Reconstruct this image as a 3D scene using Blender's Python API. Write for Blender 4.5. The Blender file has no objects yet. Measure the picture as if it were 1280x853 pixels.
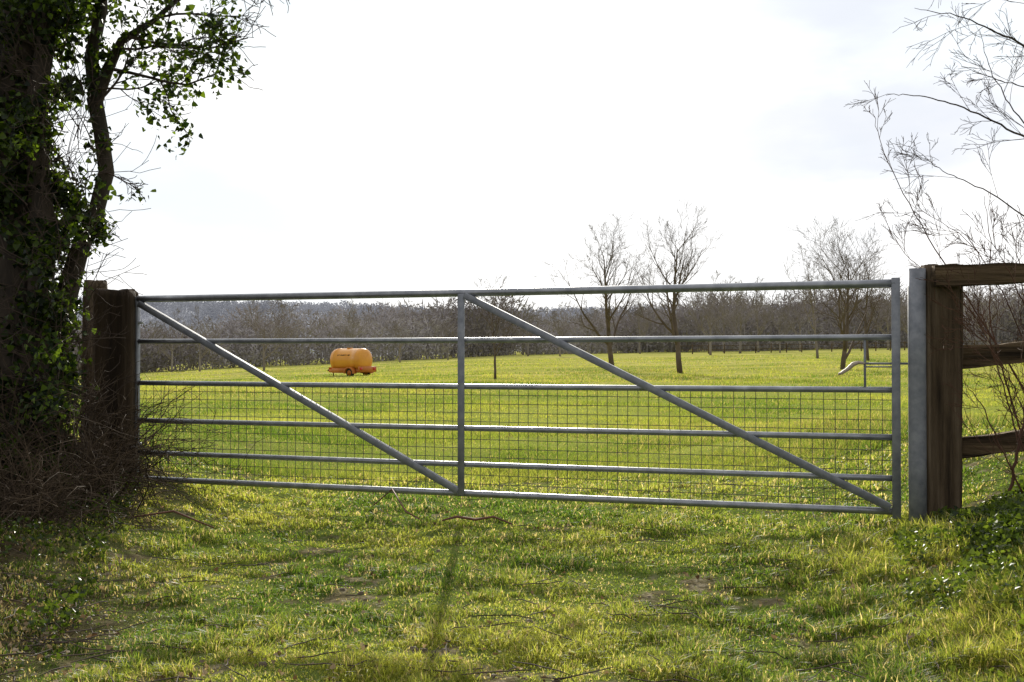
import bpy, math, numpy as np
from mathutils import Vector, Matrix
rng = np.random.default_rng(7)
scene = bpy.context.scene
COL = scene.collection
H = 0.92
F = 1400.0
def at(px, py, d):
    return np.array([(px-640)/F*d, d, H+(446-py)/F*d])
def sstep(a, b, x):
    t = np.clip((np.asarray(x, float)-a)/(b-a), 0, 1)
    return t*t*(3-2*t)
_lat = np.random.default_rng(99).random((256, 256))
def vnoise(x, y, s, seed=0):
    x = np.asarray(x, float)/s+seed*17.31+1000; y = np.asarray(y, float)/s+seed*9.77+1000
    xi = np.floor(x).astype(int); yi = np.floor(y).astype(int)
    fx = x-xi; fy = y-yi
    fx = fx*fx*(3-2*fx); fy = fy*fy*(3-2*fy)
    a = _lat[xi % 256, yi % 256]; b = _lat[(xi+1) % 256, yi % 256]
    c = _lat[xi % 256, (yi+1) % 256]; d = _lat[(xi+1) % 256, (yi+1) % 256]
    return (a*(1-fx)+b*fx)*(1-fy)+(c*(1-fx)+d*fx)*fy
def fbm(x, y, s, seed=0):
    return (vnoise(x, y, s, seed)+.5*vnoise(x, y, s/2.1, seed+1)+.25*vnoise(x, y, s/4.3, seed+2))/1.75

def ground_z(x, y):
    x = np.asarray(x, float); y = np.asarray(y, float)
    a = np.where(x > 0, 0.014, 0.036)
    far = sstep(15, 70, y)
    xx = np.clip(x, -60, 110)
    z = far*(a*xx+0.0094*np.clip(y-50, 0, 230))
    near = 1-sstep(9, 16, y)
    z = z+near*(0.08*sstep(1.5, 2.2, np.abs(x)))
    z = z+near*0.30*sstep(2.0, 3.4, x)
    z = z+near*0.16*sstep(0.9, 2.2, x)*(1-sstep(4.2, 5.4, y))
    z = z+near*0.22*sstep(-1.9, -3.2, x)
    z = z+(fbm(x, y, 1.1, 3)-.5)*0.08*(1-sstep(20, 60, y))+(fbm(x, y, .22, 5)-.5)*.035*(1-sstep(8, 14, y))
    z = z+(fbm(x, y, 9, 8)-.5)*.25*sstep(12, 40, y)
    return z
def litter(x, y):   # leaf mould by the tree, also where shade is painted into the colours
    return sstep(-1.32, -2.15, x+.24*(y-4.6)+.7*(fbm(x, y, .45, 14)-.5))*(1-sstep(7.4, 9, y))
def mudmask(x, y):
    m = fbm(x, y, .42, 11)*.5+vnoise(x, y, .06, 20)*.5
    m = m+np.exp(-((y-5.3)/.8)**2)*.03
    far = sstep(7, 12, y)
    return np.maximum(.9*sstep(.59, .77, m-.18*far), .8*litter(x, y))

# ---------------- mesh building
def build(name, V, Q=None, T=None, mat=None, smooth=False, col=None):
    V = np.asarray(V, np.float32).reshape(-1, 3)
    Q = np.zeros((0, 4), int) if Q is None or len(Q) == 0 else np.asarray(Q, int)
    T = np.zeros((0, 3), int) if T is None or len(T) == 0 else np.asarray(T, int)
    me = bpy.data.meshes.new(name)
    me.vertices.add(len(V)); me.vertices.foreach_set('co', V.ravel())
    loops = np.concatenate([Q.ravel(), T.ravel()]).astype(np.int32)
    me.loops.add(len(loops)); me.loops.foreach_set('vertex_index', loops)
    st = np.concatenate([np.arange(len(Q))*4, len(Q)*4+np.arange(len(T))*3]).astype(np.int32)
    me.polygons.add(len(st)); me.polygons.foreach_set('loop_start', st)
    me.update(calc_edges=True)
    if smooth:
        me.polygons.foreach_set('use_smooth', np.ones(len(st), bool))
    if col is not None:
        ca = me.color_attributes.new('Col', 'FLOAT_COLOR', 'POINT')
        c = np.ones((len(V), 4), np.float32); c[:, :3] = col
        ca.data.foreach_set('color', c.ravel())
    if mat: me.materials.append(mat)
    ob = bpy.data.objects.new(name, me)
    COL.objects.link(ob)
    return ob
class MB:
    def __init__(s): s.V = []; s.Q = []; s.T = []; s.C = []; s.n = 0
    def add(s, V, Q=None, T=None):
        V = np.asarray(V, float)
        if Q is not None and len(Q): s.Q.append(np.asarray(Q)+s.n)
        if T is not None and len(T): s.T.append(np.asarray(T)+s.n)
        s.V.append(V); s.n += len(V)
    def tube(s, P, R, k=5, cap=True):
        P = np.asarray(P, float); n = len(P)
        R = np.broadcast_to(np.asarray(R, float), (n,))
        t = np.gradient(P, axis=0); t /= np.linalg.norm(t, axis=1)[:, None]+1e-9
        m = t.mean(0); ref = np.eye(3)[np.argmin(np.abs(m))]
        u = np.cross(t, ref); u /= np.linalg.norm(u, axis=1)[:, None]+1e-9
        w = np.cross(t, u)
        a = np.arange(k)*2*math.pi/k
        V = P[:, None, :]+R[:, None, None]*(np.cos(a)[None, :, None]*u[:, None, :]+np.sin(a)[None, :, None]*w[:, None, :])
        i = np.arange(n-1)[:, None]*k; j = np.arange(k)[None, :]; j2 = (j+1) % k
        Q = np.stack([i+j, i+j2, i+k+j2, i+k+j], -1).reshape(-1, 4)
        V = V.reshape(-1, 3); T = None
        if cap:
            V = np.vstack([V, P[0], P[-1]]); b = n*k
            T = [[(q+1) % k, q, b] for q in range(k)]+[[(n-1)*k+q, (n-1)*k+(q+1) % k, b+1] for q in range(k)]
        s.add(V, Q, T)
    def box(s, c, ax, hs, bev=0.004):
        c = np.asarray(c, float); ax = np.asarray(ax, float); hs = np.asarray(hs, float)
        b = min(bev, min(hs)*.4)
        prof = [(-hs[2], b), (-hs[2]+b, 0), (hs[2]-b, 0), (hs[2], b)]
        V = []
        for z, ins in prof:
            X = hs[0]-ins; Y = hs[1]-ins
            for (x, y) in [(-X+b, -Y), (X-b, -Y), (X, -Y+b), (X, Y-b), (X-b, Y), (-X+b, Y), (-X, Y-b), (-X, -Y+b)]:
                V.append(c+ax[0]*x+ax[1]*y+ax[2]*z)
        Q = []
        for r in range(3):
            for j in range(8):
                Q.append([r*8+j, r*8+(j+1) % 8, r*8+8+(j+1) % 8, r*8+8+j])
        for base, rev in ((0, True), (24, False)):
            qs = [[0, 1, 2, 7], [7, 2, 3, 6], [6, 3, 4, 5]]
            for q in qs:
                q = [base+z for z in q]
                Q.append(q[::-1] if rev else q)
        s.add(V, Q)
    def obj(s, name, mat, smooth=False, col=None):
        return build(name, np.vstack(s.V), np.vstack(s.Q) if s.Q else None, np.vstack(s.T) if s.T else None, mat, smooth, col)
def empty(name, loc):
    e = bpy.data.objects.new(name, None); e.location = loc; e.empty_display_size = .2
    COL.objects.link(e); return e
def part(ob, par):
    ob.parent = par
    ob.matrix_parent_inverse = Matrix.Translation(-Vector(par.location))
    return ob
def top(ob, label, cat, group=None, kind=None):
    ob['label'] = label; ob['category'] = cat
    if group: ob['group'] = group
    if kind: ob['kind'] = kind
    return ob

# ---------------- materials
def mat(name):
    m = bpy.data.materials.new(name); m.use_nodes = True
    nt = m.node_tree; nt.nodes.clear()
    out = nt.nodes.new('ShaderNodeOutputMaterial')
    return m, nt, out
def ramp(nt, fac, stops):
    r = nt.nodes.new('ShaderNodeValToRGB'); e = r.color_ramp.elements
    while len(e) < len(stops): e.new(.5)
    for i, (p, c) in enumerate(stops):
        e[i].position = p; e[i].color = (*c, 1)
    nt.links.new(fac, r.inputs[0]); return r.outputs[0]
def noise(nt, scale, detail=4, rough=.6, stretch=None):
    n = nt.nodes.new('ShaderNodeTexNoise'); n.inputs['Scale'].default_value = scale
    n.inputs['Detail'].default_value = detail; n.inputs['Roughness'].default_value = rough
    tc = nt.nodes.new('ShaderNodeNewGeometry'); src = tc.outputs['Position']
    if stretch:
        mp = nt.nodes.new('ShaderNodeMapping'); mp.inputs['Scale'].default_value = stretch
        nt.links.new(src, mp.inputs[0]); src = mp.outputs[0]
    nt.links.new(src, n.inputs['Vector']); return n.outputs['Fac']
def simple(name, stops, scale=6, rough=.8, metal=0, bump=.3, bscale=40, stretch=None, bdist=.004, spec=.5):
    m, nt, out = mat(name)
    b = nt.nodes.new('ShaderNodeBsdfPrincipled')
    nt.links.new(ramp(nt, noise(nt, scale, 5, stretch=stretch), stops), b.inputs['Base Color'])
    b.inputs['Roughness'].default_value = rough; b.inputs['Metallic'].default_value = metal
    b.inputs['Specular IOR Level'].default_value = spec
    if bump:
        bp = nt.nodes.new('ShaderNodeBump'); bp.inputs['Strength'].default_value = bump; bp.inputs['Distance'].default_value = bdist
        nt.links.new(noise(nt, bscale, 4, stretch=stretch), bp.inputs['Height']); nt.links.new(bp.outputs[0], b.inputs['Normal'])
    nt.links.new(b.outputs[0], out.inputs[0]); return m
def leafmat(name, trans=.5, rough=.4, spec=.4, tint=(1.3, 1.25, .6)):
    m, nt, out = mat(name)
    at_ = nt.nodes.new('ShaderNodeAttribute'); at_.attribute_name = 'Col'
    b = nt.nodes.new('ShaderNodeBsdfPrincipled'); b.inputs['Roughness'].default_value = rough
    b.inputs['Specular IOR Level'].default_value = spec
    nt.links.new(at_.outputs['Color'], b.inputs['Base Color'])
    tr = nt.nodes.new('ShaderNodeBsdfTranslucent')
    mm = nt.nodes.new('ShaderNodeMix'); mm.data_type = 'RGBA'; mm.blend_type = 'MULTIPLY'; mm.inputs[0].default_value = 1
    nt.links.new(at_.outputs['Color'], mm.inputs[6]); mm.inputs[7].default_value = (*tint, 1)
    nt.links.new(mm.outputs[2], tr.inputs[0])
    mx = nt.nodes.new('ShaderNodeMixShader'); mx.inputs[0].default_value = trans
    nt.links.new(b.outputs[0], mx.inputs[1]); nt.links.new(tr.outputs[0], mx.inputs[2])
    nt.links.new(mx.outputs[0], out.inputs[0]); return m

M_grass = leafmat('grass_blades', .62, .44, .25, (1.78, 1.65, .95))
M_pasture = leafmat('pasture_blades', .60, .6, .08, (1.72, 1.58, .9))
M_ivy = leafmat('ivy_leaf', .5, .38, .3, (1.9, 1.85, .6))
M_dead = leafmat('dead_leaf', .35, .7, .12, (1.2, 1.0, .7))
M_bark = simple('bark', [(.3, (.020, .015, .011)), (.7, (.075, .055, .038))], 12, .9, bump=.8, bscale=50, stretch=(1, 1, .3), bdist=.01)
M_twig = simple('twig', [(.3, (.04, .028, .022)), (.7, (.11, .08, .062))], 5, .8, bump=0, spec=.2)
M_brush = simple('dead_bramble', [(.3, (.025, .017, .012)), (.7, (.12, .085, .055))], 5, .85, bump=0, spec=.15)
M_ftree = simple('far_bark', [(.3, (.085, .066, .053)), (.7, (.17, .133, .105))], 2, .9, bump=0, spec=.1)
M_mtree = simple('mid_hazy_bark', [(.3, (.18, .152, .145)), (.7, (.27, .235, .225))], 1, .95, bump=0, spec=.1)  # bark paled so that aerial haze is part of its colour
M_htree = simple('hazy_bark', [(.3, (.20, .175, .172)), (.7, (.29, .26, .255))], .5, .95, bump=0, spec=.1)  # paler still, distance haze painted into the bark tone
M_wood = simple('far_wood_haze', [(.34, (.21, .187, .185)), (.5, (.32, .292, .292)), (.66, (.44, .41, .415))], .045, 1, bump=0, spec=0)  # haze in front of the wood is mixed into this pale colour
M_hillwood = simple('hill_wood_haze', [(.3, (.38, .39, .43)), (.7, (.49, .50, .545))], .02, 1, bump=0, spec=0)  # pale bluish colour paints distance haze onto hill and trees
M_galv = simple('galvanised_steel', [(.3, (.24, .25, .28)), (.55, (.35, .36, .39)), (.75, (.46, .47, .50))], 14, .42, metal=.72, bump=.12, bscale=120, bdist=.001)
M_galvd = simple('dull_galvanised', [(.3, (.20, .21, .24)), (.7, (.33, .34, .37))], 20, .62, metal=.45, bump=.15, bscale=100, bdist=.001, spec=.3)
M_wire = simple('mesh_wire', [(.3, (.09, .09, .08)), (.7, (.16, .16, .14))], 20, .65, metal=.2, bump=0, spec=.2)
M_post = simple('weathered_timber', [(.32, (.024, .017, .011)), (.48, (.095, .066, .040)), (.58, (.13, .095, .062)), (.72, (.25, .19, .13))], 11, .9, bump=1, bscale=34, stretch=(1.8, 1.8, .10), bdist=.02, spec=.2)
M_dpost = simple('dark_timber', [(.25, (.016, .011, .008)), (.5, (.042, .028, .018)), (.8, (.09, .062, .038))], 9, .9, bump=1, bscale=34, stretch=(1.5, 1.5, .10), bdist=.014, spec=.2)  # darker brown timber for the left gate post
M_rail = simple('timber_rail', [(.32, (.026, .017, .010)), (.48, (.105, .07, .038)), (.58, (.16, .11, .062)), (.72, (.29, .215, .135))], 11, .85, bump=1, bscale=34, stretch=(.10, 1.8, 1.8), bdist=.018, spec=.25)

# ---------------- ground
def ground():
    def axis(lim, d0, g):
        a = [0]; d = d0
        while a[-1] < lim:
            a.append(a[-1]+d)
            if a[-1] > 3.2: d *= g
        return np.array(a)
    ax = axis(2500, .035, 1.06)
    xs = np.concatenate([-ax[::-1][:-1], ax])
    ys = [-6, -4, -2, 0, 1, 1.8]; y = 2.4; d = .035
    while y < 3000:
        ys.append(y)
        if y > 7.5: d *= 1.035
        y += d
    ys = np.array([-3000, -1000, -300, -90, -30, -12]+ys)
    X, Y = np.meshgrid(xs, ys)
    Z = ground_z(X, Y)
    nx, ny = len(xs), len(ys)
    i = (np.arange(ny-1)[:, None]*nx+np.arange(nx-1)[None, :]).ravel()
    Q = np.stack([i, i+1, i+nx+1, i+nx], -1)
    m, nt, out = mat('field_ground')
    L = nt.links.new
    a = nt.nodes.new('ShaderNodeAttribute'); a.attribute_name = 'Col'
    sep = nt.nodes.new('ShaderNodeSeparateColor'); L(a.outputs['Color'], sep.inputs[0])
    soil = ramp(nt, noise(nt, 14, 7, .75), [(.3, (.05, .038, .022)), (.5, (.15, .12, .075)), (.66, (.40, .34, .24))])
    dark = ramp(nt, noise(nt, 13, 7, .7), [(.3, (.012, .009, .006)), (.55, (.04, .028, .016)), (.7, (.10, .07, .042))])  # leaf-mould tone, kept very dark to stand in for shade
    under = ramp(nt, noise(nt, 5, 5), [(.3, (.07, .10, .022)), (.7, (.16, .20, .05))])
    midc = ramp(nt, noise(nt, .9, 8, .7, (.6, 1.2, 1)), [(.3, (.17, .21, .038)), (.6, (.31, .335, .075))])
    fieldc = ramp(nt, noise(nt, .11, 8, .74, (.5, 1.6, 1)), [(.3, (.15, .19, .04)), (.42, (.28, .30, .068)), (.54, (.41, .39, .115)), (.68, (.55, .46, .20))])
    def mx(f, c1, c2):
        k = nt.nodes.new('ShaderNodeMix'); k.data_type = 'RGBA'
        L(f, k.inputs[0]); L(c1, k.inputs[6]); L(c2, k.inputs[7]); return k.outputs[2]
    g0 = nt.nodes.new('ShaderNodeNewGeometry'); sx = nt.nodes.new('ShaderNodeSeparateXYZ'); L(g0.outputs['Position'], sx.inputs[0])
    mr = nt.nodes.new('ShaderNodeMapRange'); mr.inputs[1].default_value = 6.5; mr.inputs[2].default_value = 11; L(sx.outputs[1], mr.inputs[0])
    c = mx(mr.outputs[0], under, midc)
    c = mx(sep.outputs[0], c, soil)
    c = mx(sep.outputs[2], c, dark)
    c = mx(sep.outputs[1], c, fieldc)
    b = nt.nodes.new('ShaderNodeBsdfPrincipled'); L(c, b.inputs['Base Color'])
    b.inputs['Roughness'].default_value = 1
    b.inputs['Specular IOR Level'].default_value = .0
    bp = nt.nodes.new('ShaderNodeBump'); bp.inputs['Strength'].default_value = .8; bp.inputs['Distance'].default_value = .03
    L(noise(nt, 22, 6), bp.inputs['Height']); L(bp.outputs[0], b.inputs['Normal'])
    L(b.outputs[0], out.inputs[0])
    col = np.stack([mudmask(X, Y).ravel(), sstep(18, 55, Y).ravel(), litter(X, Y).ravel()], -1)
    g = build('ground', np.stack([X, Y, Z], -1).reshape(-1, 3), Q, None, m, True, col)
    g['kind'] = 'structure'; g['label'] = 'muddy grass gateway opening onto a wide green field'; g['category'] = 'field'
ground()

# ---------------- grass
def blades(n, y0, y1, hw, hmin, hmax, wid, seg2, name_seed, straw=.12, pad=.6):
    r = np.random.default_rng(name_seed)
    nearp = y1 < 10
    k = int(n*1.35)
    y = 1/(r.uniform(1/y1, 1/y0, k))
    x = r.uniform(-1, 1, k)*(hw*y+pad)
    mud = mudmask(x, y)
    tuft = fbm(x, y, .17 if nearp else 1.3, 44)
    dens = (1-.88*mud)*(.5+.5*sstep(.32, .55, tuft))
    keep = r.random(k) < dens
    x = x[keep][:n]; y = y[keep][:n]; mud = mud[keep][:n]; tuft = tuft[keep][:n]; n = len(x)
    z = ground_z(x, y)-.004
    h = (hmin+(hmax-hmin)*r.random(n)**1.6)*(.5+1.1*sstep(.36, .72, tuft))*(1-.5*mud)
    h = h*(1+1.4*sstep(.8, 1.8, x)*(1-sstep(5, 6, y)))
    sc = np.maximum(1, y/y0)
    w = wid*sc*r.uniform(.6, 1.3, n)
    ang = r.uniform(0, 2*math.pi, n); lean = r.uniform(.15, 1.3, n)
    dx = np.cos(ang)*lean; dy = np.sin(ang)*lean
    wa = ang+math.pi/2+r.normal(0, .6, n)
    wx = np.cos(wa)*w; wy = np.sin(wa)*w
    B = np.stack([x, y, z], -1); W = np.stack([wx, wy, 0*wx], -1)
    mid = B+np.stack([dx*h*.3, dy*h*.3, h*.55], -1)
    tip = B+np.stack([dx*h*1.0, dy*h*1.0, h*(1.02-.3*lean)], -1)
    big = fbm(x, y, .8 if nearp else 4, 61)
    jit = .26 if nearp else .14
    t = np.clip((big-.5)*2.4+.55+r.normal(0, jit, n), 0, 1)[:, None]
    c = np.array([.085, .155, .025])*(1-t)+np.array([.315, .35, .078])*t
    dry = sstep(.5, .7, fbm(x, y, 2.2 if nearp else 8, 67))*(.0 if nearp else .25)
    st = (r.random(n) < straw+.35*mud+dry)[:, None]
    sc_ = np.array([.58, .50, .30]) if nearp else np.array([.42, .38, .17])
    c = np.where(st, sc_*r.uniform(.5, 1.05, (n, 1)), c)
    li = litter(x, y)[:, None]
    c = c*(1-.55*li)  # shade painted into the blade colour across the litter zone
    if seg2:
        V = np.stack([B-W, B+W, mid+W*.8, mid-W*.8, tip], 1).reshape(-1, 3)
        i = np.arange(n)*5
        Q = np.stack([i, i+1, i+2, i+3], -1); T = np.stack([i+3, i+2, i+4], -1)
        C = np.repeat(c, 5, 0)
    else:
        V = np.stack([B-W, B+W, tip], 1).reshape(-1, 3); i = np.arange(n)*3
        Q = None; T = np.stack([i, i+1, i+2], -1); C = np.repeat(c, 3, 0)
    return V, Q, T, C
def grass_obj(lbl, m, *a, **k):
    V, Q, T, C = blades(*a, **k)
    o = build('grass', V, Q, T, m, False, C); top(o, lbl, 'grass', kind='stuff')
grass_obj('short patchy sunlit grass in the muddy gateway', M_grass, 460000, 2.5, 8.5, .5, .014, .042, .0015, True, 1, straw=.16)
grass_obj('bright green pasture grass beyond the gate', M_pasture, 320000, 8.3, 30, .5, .025, .075, .003, False, 2, straw=.12, pad=1.5)
grass_obj('rough pasture grass of the open field', M_pasture, 180000, 29, 120, .5, .04, .11, .011, False, 3, straw=.14, pad=4)

# ---------------- leaf clouds
def leaves(P, size, r, outdir=None, flat=0., cols=None, pw=1.0):
    n = len(P); s = (size*r.uniform(.5, 1.3, n))[:, None]
    nrm = r.normal(0, 1, (n, 3))
    if outdir is not None: nrm = nrm*.6+outdir
    nrm[:, 2] += flat
    nrm /= np.linalg.norm(nrm, axis=1)[:, None]
    d = np.cross(nrm, r.normal(0, 1, (n, 3))); d /= np.linalg.norm(d, axis=1)[:, None]
    if outdir is not None:
        d2 = np.array([0, 0, -1.])+d*.9; d2 -= nrm*(d2*nrm).sum(1)[:, None]; d = d2/np.linalg.norm(d2, axis=1)[:, None]
    u = np.cross(nrm, d)
    f = nrm*s*r.uniform(.05, .25, (n, 1))
    pts = [P, P+u*s*.5+d*s*.1+f, P+u*s*.34+d*s*.55+f*.8, P+d*s*1.05, P-u*s*.34+d*s*.55+f*.8, P-u*s*.5+d*s*.1+f]
    V = np.stack(pts, 1).reshape(-1, 3); i = np.arange(n)*6
    Q = np.concatenate([np.stack([i, i+1, i+2, i+3], -1), np.stack([i, i+3, i+4, i+5], -1)])
    t = r.random((n, 1))**pw
    a, b = cols
    c = np.array(a)*(1-t)+np.array(b)*t
    return V, Q, np.repeat(c, 6, 0)

# ---------------- branch growth
def unit(v): return v/(np.linalg.norm(v)+1e-9)
def branch(r, p, d, L, rad, lvl, out, counts, up=.06, wob=.16, ang=(.5, 1.0), nseg=None, lr=(.4, .68), tip=.35, tmin=.25, rmin=.004):
    n = nseg or (6 if lvl > 1 else 4)
    pts = [np.array(p, float)]; ds = []
    d = unit(np.array(d, float))
    for i in range(n):
        d = unit(d+r.normal(0, wob, 3)+np.array([0, 0, up])); ds.append(d)
        pts.append(pts[-1]+d*L/n)
    R = rad*np.linspace(1, tip, n+1)
    out.append((lvl, np.array(pts), np.maximum(R, rmin)))
    if lvl == 0: return
    c = counts[lvl-1]
    for j in range(c):
        t = tmin+(1-tmin)*(j+r.random())/c
        k = min(int(t*n), n-1); q = pts[k]+(pts[k+1]-pts[k])*(t*n-k)
        dd = ds[k]; per = unit(np.cross(dd, r.normal(0, 1, 3)))
        a = r.uniform(*ang)
        nd = dd*math.cos(a)+per*math.sin(a)
        branch(r, q, nd, L*r.uniform(*lr)*(1.15-.5*t), max(R[k]*.6, rmin), lvl-1, out, counts, up, wob*1.15, ang, None, lr, tip, .2, rmin)
def bare_tree(seed, h, trad, name, label, loc, lean=(0, 0), counts=(3, 5, 6, 12), fork=.22, matr=None, wide=1.0, group=None, rmin=.006, spreadang=(.4, .95), wob=.08, lr=(.40, .66)):
    r = np.random.default_rng(seed); out = []
    branch(r, (0, 0, -.1), (lean[0], lean[1], 1), h*.82, trad, len(counts), out, counts, up=.08, wob=wob, ang=spreadang, nseg=8, lr=lr, tip=.15, tmin=fork, rmin=rmin)
    zmax = max(P[:, 2].max() for _, P, _ in out); s = h/zmax
    e = empty(name, loc)
    for nm, sel in (('trunk', lambda l: l == len(counts)), ('crown', lambda l: l < len(counts))):
        mb = MB()
        for l, P, R in out:
            if sel(l):
                P = P*s; P[:, :2] *= wide
                mb.tube(P, R, 8 if l >= len(counts) else (5 if l > 1 else 3), cap=l >= len(counts)-1)
        o = mb.obj(nm, matr or M_ftree, True); o.parent = e
    top(e, label, 'tree', group)
    return e
def gz(x, y): return float(ground_z(x, y))
def put(px, d): x = (px-640)/F*d; return (x, d, gz(x, d))
bare_tree(11, 4.4, .06, 'bare_tree', 'small slender leafless tree standing in the field', put(619, 47), counts=(3, 4, 5, 10), fork=.3, rmin=.005)
bare_tree(24, 9.3, .17, 'bare_tree', 'large leafless tree with a leaning trunk in the pasture', put(765, 68), lean=(-.2, 0), fork=.14, wide=1.15, rmin=.0055, counts=(4, 5, 6, 12), spreadang=(.35, .9))
bare_tree(35, 8.6, .15, 'bare_tree', 'tall upright leafless tree with ascending limbs in the pasture', put(850, 55), fork=.20, rmin=.0045, spreadang=(.35, .85), counts=(4, 5, 6, 12), wide=1.1)
bare_tree(44, 8.3, .14, 'bare_tree', 'spreading leafless tree with forked trunk in the pasture', put(1053, 58), fork=.08, wide=1.2, rmin=.0055, counts=(3, 5, 6, 12), wob=.06, lr=(.5, .75))
bare_tree(52, 8.8, .11, 'bare_tree', 'leafless tree with upright twiggy crown in the pasture', put(1085, 75), fork=.25, rmin=.006, counts=(3, 4, 5, 10))
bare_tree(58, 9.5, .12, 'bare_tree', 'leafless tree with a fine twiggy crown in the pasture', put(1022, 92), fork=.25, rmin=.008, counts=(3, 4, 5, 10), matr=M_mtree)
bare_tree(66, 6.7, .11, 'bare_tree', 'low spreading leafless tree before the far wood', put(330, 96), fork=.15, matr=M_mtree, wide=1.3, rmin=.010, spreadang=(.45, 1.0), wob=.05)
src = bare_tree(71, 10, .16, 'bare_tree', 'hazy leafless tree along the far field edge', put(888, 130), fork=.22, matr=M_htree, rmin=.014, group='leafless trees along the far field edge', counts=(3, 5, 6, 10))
r = np.random.default_rng(5)
for px, d, s in [(925, 150, 1.0), (948, 165, 1.15), (975, 150, .8), (905, 170, 1.2), (1000, 170, 1.1), (700, 140, .7), (560, 135, .6), (440, 118, .7), (250, 108, .65), (215, 112, .65), (500, 128, .6), (1140, 150, .95), (1190, 140, .9), (1235, 150, 1.0), (660, 150, .75), (1110, 170, 1.05), (735, 155, .8), (800, 160, .9)]:
    e = src.copy(); COL.objects.link(e); x, y, z = put(px, d); e.location = (x, y, z); e.scale = (s*r.uniform(.9, 1.25),)*2+(s,); e.rotation_euler = (0, 0, r.uniform(0, 6.28))
    for c in src.children:
        k = c.copy(); COL.objects.link(k); k.parent = e

# ---------------- far wood (mass)
def wood_mass(name, label, pts, hts, m, r, per=110, tw=(.05, .13)):
    P = np.repeat(pts, per, 0); Hh = np.repeat(hts, per)
    wd = np.repeat(r.uniform(.8, 1.7, len(pts)), per)
    k = len(P)
    a = r.uniform(0, 6.283, k); rr = np.sqrt(r.random(k)); zf = r.beta(2.2, 1.5, k)
    env = np.sin(np.clip(zf, .02, 1)*math.pi*.93+.08)*.34*wd+.04
    st = P+np.stack([np.cos(a)*rr*env*Hh, np.sin(a)*rr*env*Hh, zf*Hh*.92], -1)
    L = Hh*r.uniform(.06, .17, k)
    d = np.stack([np.cos(a)*rr*.9, np.sin(a)*rr*.9, r.uniform(.1, 1.1, k)], -1); d += r.normal(0, .3, (k, 3)); d /= np.linalg.norm(d, axis=1)[:, None]
    w = r.uniform(tw[0], tw[1], k)[:, None]
    wa = r.normal(0, 1, (k, 3)); wa = np.cross(d, wa); wa /= np.linalg.norm(wa, axis=1)[:, None]
    V = np.stack([st-wa*w, st+wa*w, st+d*L[:, None]], 1).reshape(-1, 3)
    i = np.arange(k)*3; T = np.stack([i, i+1, i+2], -1)
    mb = MB(); mb.add(V, None, T)
    for p, h in zip(pts, hts):
        q = np.array([[0, 0, -.3], [r.normal(0, .3), 0, h*.4], [r.normal(0, .7), 0, h*.8]])+p
        mb.tube(q, [h*.012, h*.009, h*.003], 4, False)
    o = mb.obj(name, m); top(o, label, 'wood', kind='stuff')
def edge_y(x): return np.interp(x, [-160, -80, -38, 0, 79, 160], [95, 102, 116, 165, 215, 235])
r = np.random.default_rng(17)
n = 1250
x = r.uniform(-100, 150, n); dep = r.exponential(22, n); y = edge_y(x)+dep
z = ground_z(x, y)
lump = .62+.7*vnoise(x, y, 10, 91)
h = np.interp(x, [-100, -38, 0, 40, 60, 79, 130], [6.6, 6.8, 7.6, 9.2, 12, 12.5, 11.5])*r.uniform(.75, 1.1, n)*lump
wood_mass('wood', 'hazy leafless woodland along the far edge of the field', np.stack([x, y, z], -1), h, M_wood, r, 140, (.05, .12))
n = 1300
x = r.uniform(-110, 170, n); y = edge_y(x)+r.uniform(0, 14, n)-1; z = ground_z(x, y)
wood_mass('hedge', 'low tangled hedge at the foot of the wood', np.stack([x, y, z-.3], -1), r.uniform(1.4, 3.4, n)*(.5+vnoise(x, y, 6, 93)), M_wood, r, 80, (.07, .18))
# hill
xs = np.linspace(-900, 900, 220); ys = np.linspace(270, 620, 50)
X, Y = np.meshgrid(xs, ys)
def hill_z(X, Y):
    prof = sstep(270, 430, Y)*(1-.3*sstep(480, 620, Y))
    hh = 17.5+7*(fbm(X, Y*0, 150, 71)-.5)+1.5*sstep(-20, -130, X)
    return -1.5+prof*hh+(fbm(X, Y, 22, 77)-.5)*1.4*prof
Z = hill_z(X, Y)
nx = len(xs); i = (np.arange(len(ys)-1)[:, None]*nx+np.arange(nx-1)[None, :]).ravel()
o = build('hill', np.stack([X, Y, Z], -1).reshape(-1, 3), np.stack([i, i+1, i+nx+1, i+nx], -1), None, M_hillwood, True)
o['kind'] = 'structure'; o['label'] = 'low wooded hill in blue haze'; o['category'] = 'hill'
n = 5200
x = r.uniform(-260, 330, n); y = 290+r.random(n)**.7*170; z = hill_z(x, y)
wood_mass('wood', 'leafless trees covering a distant hazy hillside', np.stack([x, y, z-.3], -1), r.uniform(3.5, 6.5, n), M_hillwood, r, 60, (.15, .38))

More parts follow.
